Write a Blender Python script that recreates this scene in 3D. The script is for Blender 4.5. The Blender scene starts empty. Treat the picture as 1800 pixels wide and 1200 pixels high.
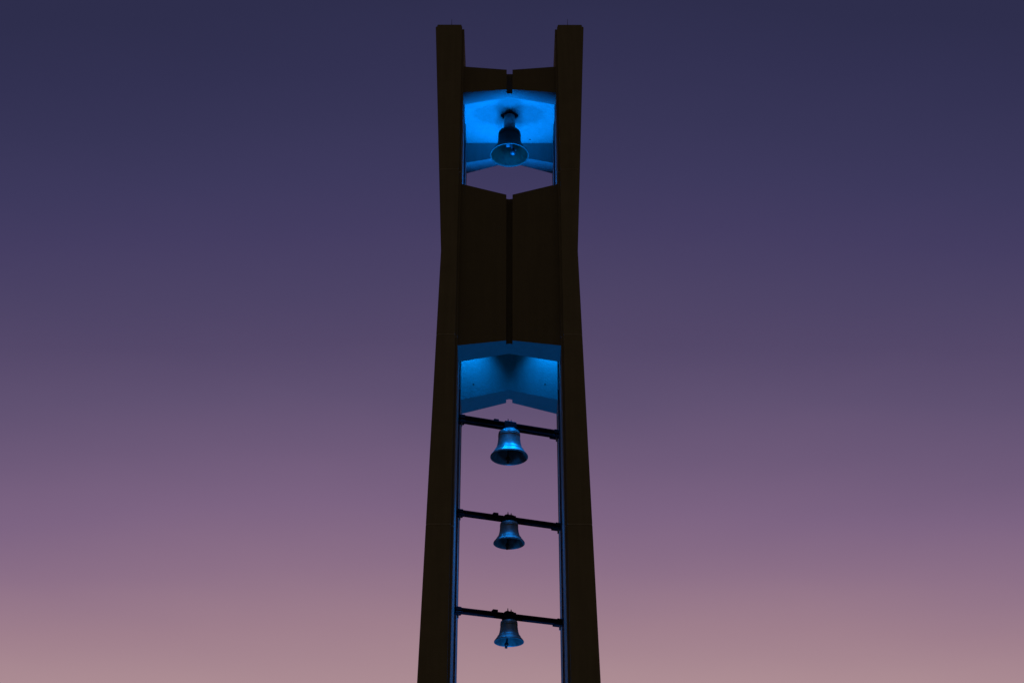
import bpy, bmesh, math, random
from mathutils import Vector, Matrix

random.seed(7)
S = bpy.context.scene
COL = S.collection
R = math.radians


def lin(c):
    """sRGB 0-255 triple -> linear RGBA"""
    o = []
    for v in c:
        v = v / 255.0
        o.append(v / 12.92 if v <= 0.04045 else ((v + 0.055) / 1.055) ** 2.4)
    return (o[0], o[1], o[2], 1.0)


# ------------------------------------------------------------------ camera
cam_data = bpy.data.cameras.new("camera")
cam_data.sensor_width = 36.0
cam_data.lens = 50.0
cam_data.clip_start = 0.1
cam_data.clip_end = 5000.0
cam = bpy.data.objects.new("camera", cam_data)
cam.location = (0.0, -33.13, 1.6)
cam.rotation_euler = (R(90 + 30.0), 0.0, R(-0.126))
COL.objects.link(cam)
S.camera = cam

# ------------------------------------------------------------------ exposure
S.view_settings.view_transform = 'Standard'
S.view_settings.look = 'None'
S.view_settings.exposure = 0.0
S.view_settings.gamma = 1.0

# ------------------------------------------------------------------ dusk sky
# afterglow in the part of the sky behind the tower (+Y); the opposite sky is
# already night, with a faint warm glow of the town.
world = bpy.data.worlds.new("World")
S.world = world
world.use_nodes = True
nt = world.node_tree
nt.nodes.clear()
out = nt.nodes.new('ShaderNodeOutputWorld')
bg = nt.nodes.new('ShaderNodeBackground')
tc = nt.nodes.new('ShaderNodeTexCoord')
sep = nt.nodes.new('ShaderNodeSeparateXYZ')
ramp = nt.nodes.new('ShaderNodeValToRGB')
mr = nt.nodes.new('ShaderNodeMapRange')
mr.interpolation_type = 'SMOOTHSTEP'
mix = nt.nodes.new('ShaderNodeMix')
mix.data_type = 'RGBA'
nt.links.new(tc.outputs['Generated'], sep.inputs[0])
# the glow stands highest straight behind the tower and sinks to either side
xx = nt.nodes.new('ShaderNodeMath')
xx.operation = 'MULTIPLY'
nt.links.new(sep.outputs['X'], xx.inputs[0])
nt.links.new(sep.outputs['X'], xx.inputs[1])
arch = nt.nodes.new('ShaderNodeMath')
arch.operation = 'MULTIPLY_ADD'
nt.links.new(xx.outputs[0], arch.inputs[0])
arch.inputs[1].default_value = 0.72
arch.inputs[2].default_value = 1.0
zz = nt.nodes.new('ShaderNodeMath')
zz.operation = 'MULTIPLY'
nt.links.new(sep.outputs['Z'], zz.inputs[0])
nt.links.new(arch.outputs[0], zz.inputs[1])
# faint unevenness of the dusk haze
hz_map = nt.nodes.new('ShaderNodeMapping')
hz_map.inputs['Scale'].default_value = (2.0, 2.0, 7.0)
nt.links.new(tc.outputs['Generated'], hz_map.inputs['Vector'])
hz = nt.nodes.new('ShaderNodeTexNoise')
hz.inputs['Scale'].default_value = 1.6
hz.inputs['Detail'].default_value = 3
nt.links.new(hz_map.outputs['Vector'], hz.inputs['Vector'])
hz_off = nt.nodes.new('ShaderNodeMath')
hz_off.operation = 'MULTIPLY_ADD'
nt.links.new(hz.outputs['Fac'], hz_off.inputs[0])
hz_off.inputs[1].default_value = 0.030
hz_off.inputs[2].default_value = -0.015
hz_add = nt.nodes.new('ShaderNodeMath')
nt.links.new(zz.outputs[0], hz_add.inputs[0])
nt.links.new(hz_off.outputs[0], hz_add.inputs[1])
nt.links.new(hz_add.outputs[0], ramp.inputs['Fac'])
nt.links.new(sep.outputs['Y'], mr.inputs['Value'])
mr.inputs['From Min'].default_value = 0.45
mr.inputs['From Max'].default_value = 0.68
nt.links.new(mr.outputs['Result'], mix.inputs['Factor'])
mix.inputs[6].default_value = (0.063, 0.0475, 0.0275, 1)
nt.links.new(ramp.outputs['Color'], mix.inputs[7])
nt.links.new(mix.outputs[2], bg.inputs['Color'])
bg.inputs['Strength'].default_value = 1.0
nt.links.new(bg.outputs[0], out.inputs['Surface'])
SKY = [  # (image row of the photograph the elevation belongs to, colour)
    (1200, (173, 141, 148)), (1100, (159, 127, 141)), (1000, (141, 112, 136)),
    (900, (125, 100, 131)), (800, (110, 90, 122)), (700, (96, 81, 114)),
    (600, (84, 72, 106)), (500, (76, 67, 102)), (400, (68, 61, 98)),
    (300, (61, 57, 93)), (200, (55, 53, 87)), (100, (50, 49, 82)), (0, (46, 46, 77))]
stops = [(0.0, (196, 158, 140)), (0.12, (190, 153, 146))]
for row, c in SKY:
    e = R(30.0) + math.atan((600 - row) / 2500.0)
    stops.append((math.sin(e), c))
stops.append((1.0, (36, 38, 66)))
el = ramp.color_ramp.elements
while len(el) > 1:
    el.remove(el[-1])
el[0].position = stops[0][0]
el[0].color = lin(stops[0][1])
for p, c in stops[1:]:
    e_ = el.new(p)
    e_.color = lin(c)


# ------------------------------------------------------------------ blue floodlights of the tower
BLUE = (0.0, 0.20, 1.0)
TEAL = (0.0, 0.235, 1.0)


def flood(name, loc, target, power, cone, blend=0.6, size=0.08, col=BLUE):
    d = bpy.data.lights.new(name, 'SPOT')
    d.energy = power
    d.color = col
    d.spot_size = R(cone)
    d.spot_blend = blend
    d.shadow_soft_size = size
    o = bpy.data.objects.new(name, d)
    o.location = loc
    v = Vector(target) - Vector(loc)
    o.rotation_euler = v.to_track_quat('-Z', 'Y').to_euler()
    COL.objects.link(o)
    return o


for sx in (-1, 1):
    for sy in (-1, 1):
        # on the floor of the bell chamber, aimed up at its ceiling
        flood("floodlight", (sx * 1.00, sy * 0.86, 23.35), (sx * 0.62, sy * 0.44, 28.4), 4000 if sx < 0 else 3300, 46, 0.75, 0.30)
    # under the solid block: two over the bells, two close to the back wall
    flood("floodlight", (sx * 0.95, -0.80, 21.6), (sx * 0.45, -0.40, 12.0), 640, 46, 0.6, 0.07, TEAL)
    flood("floodlight", (sx * 1.20, 0.66, 22.0), (sx * 1.24, 1.00, 19.0), 1500, 76, 1.0, 0.06, TEAL)
    for ya, yb in ((-0.82, -1.30), (0.48, 0.90)):
        # narrow beams down the inner faces of the opposite legs
        flood("floodlight", (sx * 0.95, ya, 21.7), (-sx * 1.31, yb, 12.2), 6500 if sx > 0 else 2200, 16, 0.7, 0.06, TEAL)
    # on the ground between the legs, aimed up
    flood("floodlight", (sx * 0.8, 0.0, 0.4), (0.0, 0.0, 20.0), 5000 if sx > 0 else 2800, 40, 0.5, 0.15, TEAL)


# ------------------------------------------------------------------ materials
def new_mat(name):
    m = bpy.data.materials.new(name)
    m.use_nodes = True
    n = m.node_tree.nodes
    l = m.node_tree.links
    return m, n, l, n['Principled BSDF']


def concrete(name, base, vary=0.25, bump=0.25, rough=0.85):
    m, n, l, b = new_mat(name)
    tc = n.new('ShaderNodeTexCoord')
    big = n.new('ShaderNodeTexNoise')
    big.inputs['Scale'].default_value = 1.6
    big.inputs['Detail'].default_value = 6
    big.inputs['Roughness'].default_value = 0.6
    mp = n.new('ShaderNodeMapping')
    mp.inputs['Scale'].default_value = (7.0, 7.0, 0.35)      # rain streaks
    st = n.new('ShaderNodeTexNoise')
    st.inputs['Scale'].default_value = 1.0
    st.inputs['Detail'].default_value = 4
    fine = n.new('ShaderNodeTexNoise')
    fine.inputs['Scale'].default_value = 42.0
    fine.inputs['Detail'].default_value = 5
    vor = n.new('ShaderNodeTexVoronoi')
    vor.inputs['Scale'].default_value = 26.0
    for t in (big, fine, vor):
        l.new(tc.outputs['Object'], t.inputs['Vector'])
    l.new(tc.outputs['Object'], mp.inputs['Vector'])
    l.new(mp.outputs['Vector'], st.inputs['Vector'])
    add = n.new('ShaderNodeMath')
    add.operation = 'ADD'
    l.new(big.outputs['Fac'], add.inputs[0])
    l.new(st.outputs['Fac'], add.inputs[1])
    add2 = n.new('ShaderNodeMath')
    add2.operation = 'MULTIPLY_ADD'
    add2.inputs[1].default_value = 0.5
    add2.inputs[2].default_value = 0.0
    l.new(add.outputs[0], add2.inputs[0])
    r = n.new('ShaderNodeValToRGB')
    r.color_ramp.elements[0].position = 0.3
    r.color_ramp.elements[1].position = 0.7
    r.color_ramp.elements[0].color = tuple(c * (1 - vary) for c in base) + (1,)
    r.color_ramp.elements[1].color = tuple(min(1, c * (1 + vary)) for c in base) + (1,)
    l.new(add2.outputs[0], r.inputs['Fac'])
    l.new(r.outputs['Color'], b.inputs['Base Color'])
    b.inputs['Roughness'].default_value = rough
    b.inputs['Specular IOR Level'].default_value = 0.05
    hsum = n.new('ShaderNodeMath')
    hsum.operation = 'MULTIPLY_ADD'
    hsum.inputs[1].default_value = 0.5
    l.new(vor.outputs['Distance'], hsum.inputs[0])
    l.new(fine.outputs['Fac'], hsum.inputs[2])
    bp = n.new('ShaderNodeBump')
    bp.inputs['Strength'].default_value = bump
    bp.inputs['Distance'].default_value = 0.012
    l.new(hsum.outputs[0], bp.inputs['Height'])
    l.new(bp.outputs['Normal'], b.inputs['Normal'])
    return m


def metal(name, base, rough, metallic=1.0, vary=0.35, scale=9.0, bump=0.08, spec=0.5):
    m, n, l, b = new_mat(name)
    b.inputs['Specular IOR Level'].default_value = spec
    tc = n.new('ShaderNodeTexCoord')
    t = n.new('ShaderNodeTexNoise')
    t.inputs['Scale'].default_value = scale
    t.inputs['Detail'].default_value = 6
    l.new(tc.outputs['Object'], t.inputs['Vector'])
    r = n.new('ShaderNodeValToRGB')
    r.color_ramp.elements[0].position = 0.35
    r.color_ramp.elements[1].position = 0.68
    r.color_ramp.elements[0].color = tuple(c * (1 - vary) for c in base) + (1,)
    r.color_ramp.elements[1].color = tuple(min(1, c * (1 + vary)) for c in base) + (1,)
    l.new(t.outputs['Fac'], r.inputs['Fac'])
    l.new(r.outputs['Color'], b.inputs['Base Color'])
    mrg = n.new('ShaderNodeMapRange')
    mrg.inputs['To Min'].default_value = rough - 0.08
    mrg.inputs['To Max'].default_value = rough + 0.10
    l.new(t.outputs['Fac'], mrg.inputs['Value'])
    l.new(mrg.outputs['Result'], b.inputs['Roughness'])
    b.inputs['Metallic'].default_value = metallic
    bp = n.new('ShaderNodeBump')
    bp.inputs['Strength'].default_value = bump
    bp.inputs['Distance'].default_value = 0.01
    l.new(t.outputs['Fac'], bp.inputs['Height'])
    l.new(bp.outputs['Normal'], b.inputs['Normal'])
    return m


M_LEG = concrete("leg_concrete", (0.225, 0.20, 0.17), 0.14)
M_SEAL = concrete("joint_sealant", (0.52, 0.48, 0.45), 0.15, 0.05)
M_PANEL = concrete("panel_concrete", (0.18, 0.16, 0.135), 0.10, 0.45)
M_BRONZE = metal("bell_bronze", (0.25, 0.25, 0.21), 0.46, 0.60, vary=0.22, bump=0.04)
M_LIP = metal("lit_lip_bronze", (0.016, 0.026, 0.018), 0.55, 0.3)  # lighter bronze, puts the light on the big bell's rim into colour
M_DARK_BRONZE = metal("dark_bronze", (0.006, 0.012, 0.005), 0.6, 0.1, spec=0.2)  # near-black bronze, used on the big bell only
M_STEEL = metal("black_steel", (0.009, 0.009, 0.010), 0.6, 0.1, spec=0.12)
M_HOLE = concrete("hole_shadow", (0.01, 0.01, 0.01), 0.1, 0.0)
M_IRON = metal("dark_iron", (0.05, 0.05, 0.05), 0.5, 0.7)
M_POST = metal("painted_steel", (0.30, 0.31, 0.30), 0.5, 0.2)


# ------------------------------------------------------------------ helpers
def link(name, bm, mat, parent=None, smooth=False, loc=None):
    bmesh.ops.recalc_face_normals(bm, faces=bm.faces)
    me = bpy.data.meshes.new(name)
    bm.to_mesh(me)
    bm.free()
    me.materials.append(mat)
    if smooth:
        for p in me.polygons:
            p.use_smooth = True
    o = bpy.data.objects.new(name, me)
    COL.objects.link(o)
    if parent:
        o.parent = parent
    if loc:
        o.location = loc
    return o


def thing(name, label, cat, loc=(0, 0, 0), rotz=0.0, group=None):
    o = bpy.data.objects.new(name, None)
    o.empty_display_size = 0.3
    o.location = loc
    o.rotation_euler = (0, 0, rotz)
    o['label'] = label
    o['category'] = cat
    if group:
        o['group'] = group
    COL.objects.link(o)
    return o


def add_box(bm, lo, hi, bevel=0.0):
    t = bmesh.new()
    bmesh.ops.create_cube(t, size=1.0)
    c = [(a + b) / 2 for a, b in zip(lo, hi)]
    s = [b - a for a, b in zip(lo, hi)]
    for v in t.verts:
        v.co = Vector((c[0] + v.co.x * s[0], c[1] + v.co.y * s[1], c[2] + v.co.z * s[2]))
    if bevel:
        bmesh.ops.bevel(t, geom=list(t.edges), offset=bevel, segments=1, affect='EDGES')
    merge(bm, t)


def merge(bm, t):
    me = bpy.data.meshes.new("tmp")
    t.to_mesh(me)
    t.free()
    bm.from_mesh(me)
    bpy.data.meshes.remove(me)


def add_cyl(bm, a, b, r0, r1=None, seg=20):
    r1 = r0 if r1 is None else r1
    a, b = Vector(a), Vector(b)
    t = bmesh.new()
    bmesh.ops.create_cone(t, cap_ends=True, segments=seg, radius1=r0, radius2=r1, depth=(b - a).length)
    q = (b - a).to_track_quat('Z', 'Y').to_matrix().to_4x4()
    bmesh.ops.transform(t, matrix=Matrix.Translation((a + b) / 2) @ q, verts=t.verts)
    merge(bm, t)


def add_ball(bm, c, r):
    t = bmesh.new()
    bmesh.ops.create_uvsphere(t, u_segments=20, v_segments=12, radius=r)
    bmesh.ops.translate(t, vec=Vector(c), verts=t.verts)
    merge(bm, t)


def add_lathe(bm, prof, seg=64, closed=True):
    rings = []
    for r, z in prof:
        if r < 1e-5:
            rings.append([bm.verts.new((0, 0, z))])
        else:
            rings.append([bm.verts.new((r * math.cos(2 * math.pi * k / seg), r * math.sin(2 * math.pi * k / seg), z))
                          for k in range(seg)])
    for a, b in zip(rings[:-1], rings[1:]):
        for k in range(seg):
            k2 = (k + 1) % seg
            if len(a) == 1 and len(b) == 1:
                continue
            if len(a) == 1:
                bm.faces.new((a[0], b[k], b[k2]))
            elif len(b) == 1:
                bm.faces.new((a[k], a[k2], b[0]))
            else:
                bm.faces.new((a[k], a[k2], b[k2], b[k]))


# ------------------------------------------------------------------ ground
def ground_material():
    m, n, l, b = new_mat("ground_paving")
    tc = n.new('ShaderNodeTexCoord')
    t = n.new('ShaderNodeTexNoise')
    t.inputs['Scale'].default_value = 0.8
    t.inputs['Detail'].default_value = 8
    l.new(tc.outputs['Object'], t.inputs['Vector'])
    r = n.new('ShaderNodeValToRGB')
    r.color_ramp.elements[0].color = (0.05, 0.05, 0.05, 1)
    r.color_ramp.elements[1].color = (0.12, 0.115, 0.11, 1)
    l.new(t.outputs['Fac'], r.inputs['Fac'])
    l.new(r.outputs['Color'], b.inputs['Base Color'])
    b.inputs['Roughness'].default_value = 0.9
    return m


bm = bmesh.new()
bmesh.ops.create_circle(bm, cap_ends=True, segments=64, radius=2500)
g = link("ground", bm, ground_material())
g['kind'] = 'structure'

# ------------------------------------------------------------------ the bell tower
tower = thing("bell_tower",
              "tall dark concrete bell tower with flaring legs, open chambers lit blue inside", "bell tower")

XI = 1.31          # inner faces of the legs
XR = 1.37          # edge of the raised front face
YF, YS, YG = 2.13, 2.01, 0.45
Z_WAIST, X_WAIST = 22.25, 1.791
Z_TOP = 29.98


def x_out(z):
    return X_WAIST + (0.0212 * (Z_WAIST - z) if z < Z_WAIST else 0.0445 * (z - Z_WAIST))


def leg_section(z, ins=0.0):
    xo = x_out(z) - ins
    c = 0.035
    return [(XR + ins, -(YF - ins)), (xo - c, -(YF - ins)), (xo, -(YF - ins - c)),
            (xo, -(YG + ins + c)), (xo - c, -(YG + ins)),
            (XI + ins, -(YG + ins)), (XI + ins, -(YS - ins)), (XR + ins, -(YS - ins))]


def leg_bm(sx, sy):
    bm = bmesh.new()
    levels = [(-0.3, 0.0)]
    zs = [4.26, 9.41, 14.56, 19.70, 24.87]
    prev = 0.0
    for z in zs:
        if prev < Z_WAIST < z:
            levels.append((Z_WAIST, 0.0))
        levels += [(z - 0.016, 0.0), (z - 0.0155, 0.025), (z + 0.0225, 0.025), (z + 0.023, 0.0)]
        prev = z
    levels += [(Z_TOP, 0.0)]
    rings = []
    for z, ins in levels:
        rings.append([bm.verts.new((x * sx, y * (-sy), z)) for x, y in leg_section(z, ins)])
    n = len(rings[0])
    for a, b in zip(rings[:-1], rings[1:]):
        for k in range(n):
            bm.faces.new((a[k], a[(k + 1) % n], b[(k + 1) % n], b[k]))
    bm.faces.new(rings[0])
    bm.faces.new(rings[-1])
    return bm


for sx in (-1, 1):
    for sy in (-1, 1):
        leg = link("leg", leg_bm(sx, sy), M_LEG, tower)
        for z in (9.41, 14.56, 19.70, 24.87):      # pale sealant in the joints between the cast segments
            bm = bmesh.new()
            ra, rb = [[bm.verts.new((x * sx, y * (-sy), zz)) for x, y in leg_section(zz, 0.006)]
                      for zz in (z + 0.0005, z + 0.022)]
            for k in range(len(ra)):
                k2 = (k + 1) % len(ra)
                bm.faces.new((ra[k], ra[k2], rb[k2], rb[k]))
            bm.faces.new(ra)
            bm.faces.new(rb)
            link("joint_seal", bm, M_SEAL, leg)
        bm = bmesh.new()
        x0, x1 = XR + 0.02, x_out(Z_TOP) - 0.045
        xs = sorted((x0 * sx, x1 * sx))
        ys = sorted((sy * (YF - 0.05), sy * (YG + 0.05)))
        add_box(bm, (xs[0], ys[0], Z_TOP - 0.02), (xs[1], ys[1], Z_TOP + 0.13), 0.02)
        link("cap", bm, M_LEG, leg)
        bm = bmesh.new()
        rx = sx * (XR + 0.32)
        ry = sy * (YF - 0.30)
        add_cyl(bm, (rx, ry, Z_TOP + 0.12), (rx, ry, Z_TOP + 0.20), 0.03, 0.022, 10)
        add_cyl(bm, (rx, ry, Z_TOP + 0.20), (rx, ry, Z_TOP + 0.56), 0.009, 0.004, 8)
        link("lightning_rod", bm, M_IRON, leg)


def face_panel(sy, y_out, y_in, zb_leg, zb_mid, zt_leg, zt_mid, rec=0.18, groove=0.19, fold=0.0):
    """slab between two legs: outer face folded inwards to a central groove"""
    bm = bmesh.new()
    XE, G = XI + 0.02, 0.083
    yc = y_out - rec
    yg = yc - groove

    def zb(x):
        return zb_leg + (zb_mid - zb_leg) * (1 - abs(x) / XE)

    def zt(x):
        return zt_leg + (zt_mid - zt_leg) * (1 - abs(x) / XE)

    half = [(XE, y_out), (G, yc), (G, yg), (0, yg), (0, y_in - fold), (XE, y_in)]
    bot, top = {}, {}

    def vv(d, x, y, zf):
        k = (round(x, 5), round(y, 5))
        if k not in d:
            d[k] = bm.verts.new((x, sy * y, zf(x)))
        return d[k]

    for s in (-1, 1):
        pts = [(s * x, y) for x, y in half]
        bm.faces.new([vv(bot, x, y, zb) for x, y in pts])
        bm.faces.new([vv(top, x, y, zt) for x, y in pts])
        for i in range(len(pts)):
            a, b = pts[i], pts[(i + 1) % len(pts)]
            if a[0] == 0 and b[0] == 0:
                continue
            bm.faces.new((vv(bot, a[0], a[1], zb), vv(bot, b[0], b[1], zb),
                          vv(top, b[0], b[1], zt), vv(top, a[0], a[1], zt)))
    return bm


for sy in (-1, 1):
    back_panel = link("main_panel", face_panel(sy, 1.90, 1.05, 19.51, 19.78, 24.56, 24.31, fold=0.05), M_PANEL, tower)
    link("top_panel", face_panel(sy, 1.90, 1.36, 27.73, 28.01, 28.68, 28.72), M_PANEL, tower)

for sx in (-1, 1):
    for nm, zb, zt, dz in (("side_panel", 19.51, 24.56, 0.08), ("side_panel", 27.73, 28.68, 0.08)):
        bm = bmesh.new()
        xa, xb = sx * 1.36, sx * 1.62
        vs = []
        for x in (xa, xb):
            for y, z in ((-YG - 0.03, zb), (0, zb + dz), (YG + 0.03, zb), (YG + 0.03, zt), (0, zt), (-YG - 0.03, zt)):
                vs.append(bm.verts.new((x, y, z)))
        bm.faces.new(vs[:6])
        bm.faces.new(vs[6:])
        for k in range(6):
            bm.faces.new((vs[k], vs[(k + 1) % 6], vs[6 + (k + 1) % 6], vs[6 + k]))
        link(nm, bm, M_PANEL, tower)

bm = bmesh.new()
add_box(bm, (-XI - 0.02, -1.38, 28.48), (XI + 0.02, 1.38, 28.62))
ceiling = link("ceiling_slab", bm, M_PANEL, tower)
bm = bmesh.new()
add_box(bm, (-XI - 0.02, -1.09, 22.3), (XI + 0.02, 1.09, 22.6))
link("floor_slab", bm, M_PANEL, tower)


# dark strips added up the legs, standing in for shade in the side slots
for sx in (-1, 1):
    for sy in (-1, 1):
        for za, zb in ((0.0, 19.47), (22.61, 27.80)):
            bm = bmesh.new()
            xs = sorted((sx * 1.298, sx * 1.345))
            ys = sorted((sy * 0.36, sy * 0.52))
            add_box(bm, (xs[0], ys[0], za), (xs[1], ys[1], zb), 0.006)
            link("shade_strip", bm, M_STEEL, tower)

# form-tie holes in the inner faces of the back panel and in the ceiling
for hx in (-0.975, 0.975):
    bm = bmesh.new()
    yy = 1.05 - 0.05 * (1 - abs(hx) / 1.33)
    add_cyl(bm, (hx, yy + 0.02, 19.98), (hx, yy - 0.003, 19.98), 0.021, 0.021, 16)
    link("tie_hole", bm, M_HOLE, back_panel)
bm = bmesh.new()
add_cyl(bm, (0.62, 1.18, 28.477), (0.62, 1.18, 28.50), 0.026, 0.026, 16)
link("tie_hole", bm, M_HOLE, ceiling)


# ------------------------------------------------------------------ bells
def bell_profile(Rm, H):
    p_out = [(1.000, 0.000), (1.000, 0.030), (0.975, 0.062), (0.915, 0.115), (0.875, 0.150), (0.868, 0.160),
             (0.850, 0.166), (0.808, 0.205), (0.786, 0.238), (0.780, 0.262), (0.738, 0.272), (0.690, 0.350), (0.650, 0.430),
             (0.618, 0.530), (0.598, 0.630), (0.586, 0.730), (0.582, 0.790), (0.590, 0.797), (0.590, 0.815),
             (0.580, 0.822), (0.578, 0.850), (0.586, 0.857), (0.586, 0.872), (0.574, 0.880), (0.572, 0.930), (0.562, 0.950),
             (0.548, 0.957), (0.470, 0.966), (0.460, 0.968), (0.40, 0.972), (0.0, 0.975)]
    p_in = [(0.0, 0.930), (0.35, 0.925), (0.47, 0.88), (0.515, 0.78), (0.53, 0.60), (0.57, 0.45), (0.63, 0.33),
            (0.72, 0.22), (0.82, 0.12), (0.90, 0.04), (0.935, 0.004), (0.96, -0.006), (0.985, -0.006), (1.0, 0.0)]
    return [(r * Rm, z * H) for r, z in p_out[::-1]] + [(r * Rm, z * H) for r, z in p_in[::-1]][1:]


def bell_shell(Rm, H):
    bm = bmesh.new()
    add_lathe(bm, bell_profile(Rm, H), 72)
    return bm


def clapper_bm(H, Rm, drop, lean):
    bm = bmesh.new()
    top = (0, 0, H * 0.93)
    b = (lean[0], lean[1], -drop + 0.05 * Rm)
    add_cyl(bm, top, b, 0.020, 0.028, 12)
    add_ball(bm, b, 0.115 * Rm + 0.012)
    v = (Vector(b) - Vector(top)).normalized()
    e = Vector(b) + v * (0.12 * Rm + 0.05)
    add_cyl(bm, b, e, 0.026, 0.034, 12)
    add_cyl(bm, (-0.09 * Rm, 0, H * 0.9), (0.09 * Rm, 0, H * 0.9), 0.03, 0.03, 10)
    return bm


# big bell, on a post under the ceiling of the upper chamber
big = thing("bell", "large bronze bell hanging on a thick post in the blue upper chamber", "bell", (0, 0, 26.98))
link("shell", bell_shell(0.56, 0.84), M_DARK_BRONZE, big, True)
bm = bmesh.new()
add_lathe(bm, [(0.535, -0.006), (0.562, -0.010), (0.568, 0.004), (0.564, 0.016), (0.553, 0.012)], 72)
link("lit_lip", bm, M_LIP, big, True)  # ring added so the rim looks lit
bm = bmesh.new()
add_cyl(bm, (0, 0, 0.84), (0, 0, 1.44), 0.165, 0.165, 40)
post = link("hanger_post", bm, M_POST, big)
for p in post.data.polygons:
    p.use_smooth = abs(p.normal.z) < 0.5
bm = bmesh.new()
add_box(bm, (-0.185, -0.185, 1.42), (0.185, 0.185, 1.495), 0.008)
bmesh.ops.rotate(bm, cent=(0, 0, 0), matrix=Matrix.Rotation(R(45), 3, 'Z'), verts=bm.verts)
link("flange", bm, M_STEEL, post)
bm = bmesh.new()
add_cyl(bm, (0, 0, 0.76), (0.10, 0.06, 0.16), 0.022, 0.03, 12)
add_ball(bm, (0.10, 0.06, 0.14), 0.085)
link("clapper", bm, M_IRON, big, True)
bm = bmesh.new()
add_box(bm, (-0.10, 0.02, 0.40), (0.02, 0.16, 0.56), 0.01)
add_cyl(bm, (-0.04, 0.09, 0.48), (0.14, 0.10, 0.30), 0.018, 0.018, 10)
add_cyl(bm, (0.12, 0.10, 0.31), (0.20, 0.12, 0.27), 0.03, 0.03, 12)
link("striker", bm, M_IRON, big)

# three smaller bells on steel beams
beam_specs = [  # beam centre z, beam width, beam height, bell mouth z, diameter, bell height
    (18.17, 0.165, 0.165, 17.29, 0.973, 0.74, -0.03),
    (15.57, 0.13, 0.125, 14.93, 0.785, 0.56, -0.045),
    (13.05, 0.13, 0.125, 12.41, 0.722, 0.53, -0.06)]
beam_labels = ["topmost black steel beam, right under the blue lit soffit, carrying the largest of three bells",
               "middle black steel beam between the tower legs, with a small box on top",
               "lowest black steel beam between the tower legs, nearest the photo's bottom edge"]
bell_labels = ["largest of the three bells on beams, blue lit, under the topmost beam",
               "middle of the three bells on beams, blue lit, hanging under the second beam",
               "smallest and lowest bell, blue lit, under the bottom beam with its clapper showing"]
END = Vector((1.288, 0.455, 0))
ang = math.atan2(END.y, END.x)
L = END.length
for i, (zc, bw, bh, zm, dia, H, lean) in enumerate(beam_specs):
    bt = thing("bell_support", beam_labels[i], "beam", (0, 0, zc), ang, "steel beams carrying the bells")
    # I-section
    bm = bmesh.new()
    t = 0.028
    add_box(bm, (-L + 0.02, -bw / 2, bh / 2 - t), (L - 0.02, bw / 2, bh / 2))
    add_box(bm, (-L + 0.02, -bw / 2, -bh / 2), (L - 0.02, bw / 2, -bh / 2 + t))
    add_box(bm, (-L + 0.022, -bw / 2 + 0.035, -bh / 2 + t - 0.002), (L - 0.022, bw / 2 - 0.035, bh / 2 - t + 0.002))
    link("girder", bm, M_STEEL, bt)
    for s in (-1, 1):
        bm = bmesh.new()
        w = bw / 2 + 0.014
        xa, xb = sorted((s * (L - 0.135), s * L))
        add_box(bm, (xa, -w, -0.01), (xb, w, bh / 2 + 0.016), 0.006)
        xa, xb = sorted((s * (L - (0.16 if s < 0 else 0.21)), s * (L + 0.01)))
        add_box(bm, (xa, -w - 0.005, -bh / 2 - 0.032), (xb, w + 0.005, -bh / 2 + 0.02), 0.006)
        xa, xb = sorted((s * (L - 0.10), s * (L - 0.01)))
        add_box(bm, (xa, -w + 0.02, -bh / 2), (xb, w - 0.02, 0.0))
        eb = link("end_bracket", bm, M_STEEL, bt)
        bm = bmesh.new()
        add_cyl(bm, (s * (L - 0.06), -0.03, -bh / 2 - 0.14), (s * (L - 0.06), -0.03, -bh / 2 - 0.03), 0.022, 0.022, 12)
        link("bolt", bm, M_POST, eb)
    bm = bmesh.new()
    add_box(bm, (-0.43, -0.06, bh / 2 - 0.005), (-0.30, 0.06, bh / 2 + 0.06), 0.006)
    link("junction_box", bm, M_STEEL, bt)
    # saddle: clamp block around the beam over the bell, rounded on top
    bm = bmesh.new()
    k = 0.8 + 0.25 * bw / 0.165
    add_box(bm, (-0.15 * k, -bw / 2 - 0.05, -bh / 2 - 0.02), (0.15 * k, bw / 2 + 0.05, bh / 2 + 0.02), 0.012)
    add_box(bm, (-0.11 * k, -0.07, bh / 2 + 0.018), (0.11 * k, 0.07, bh / 2 + 0.055), 0.016)
    sd = link("saddle", bm, M_STEEL, bt)
    for bx, hh in ((-0.03, 0.14), (0.055, 0.12)):
        bm = bmesh.new()
        add_cyl(bm, (bx, 0, bh / 2 + 0.05), (bx, 0, bh / 2 + hh), 0.011, 0.011, 10)
        add_cyl(bm, (bx, 0, bh / 2 + 0.053), (bx, 0, bh / 2 + 0.085), 0.024 if bx < 0 else 0.018, None, 6)
        link("bolt", bm, M_STEEL, sd)
    b = thing("bell", bell_labels[i], "bell", (0, 0, zm), 0.0, "bells hanging from the steel beams")
    link("shell", bell_shell(dia / 2, H), M_BRONZE, b, True)
    bm = bmesh.new()
    gap0, gap1 = H * 0.962, zc - bh / 2 - zm - 0.018
    add_cyl(bm, (0, 0, gap0), (0, 0, gap1), 0.255 * dia, 0.20 * dia, 40)
    link("crown", bm, M_STEEL, b)
    link("clapper", clapper_bm(H, dia / 2, 0.06, (lean, 0.03)), M_IRON, b, True)
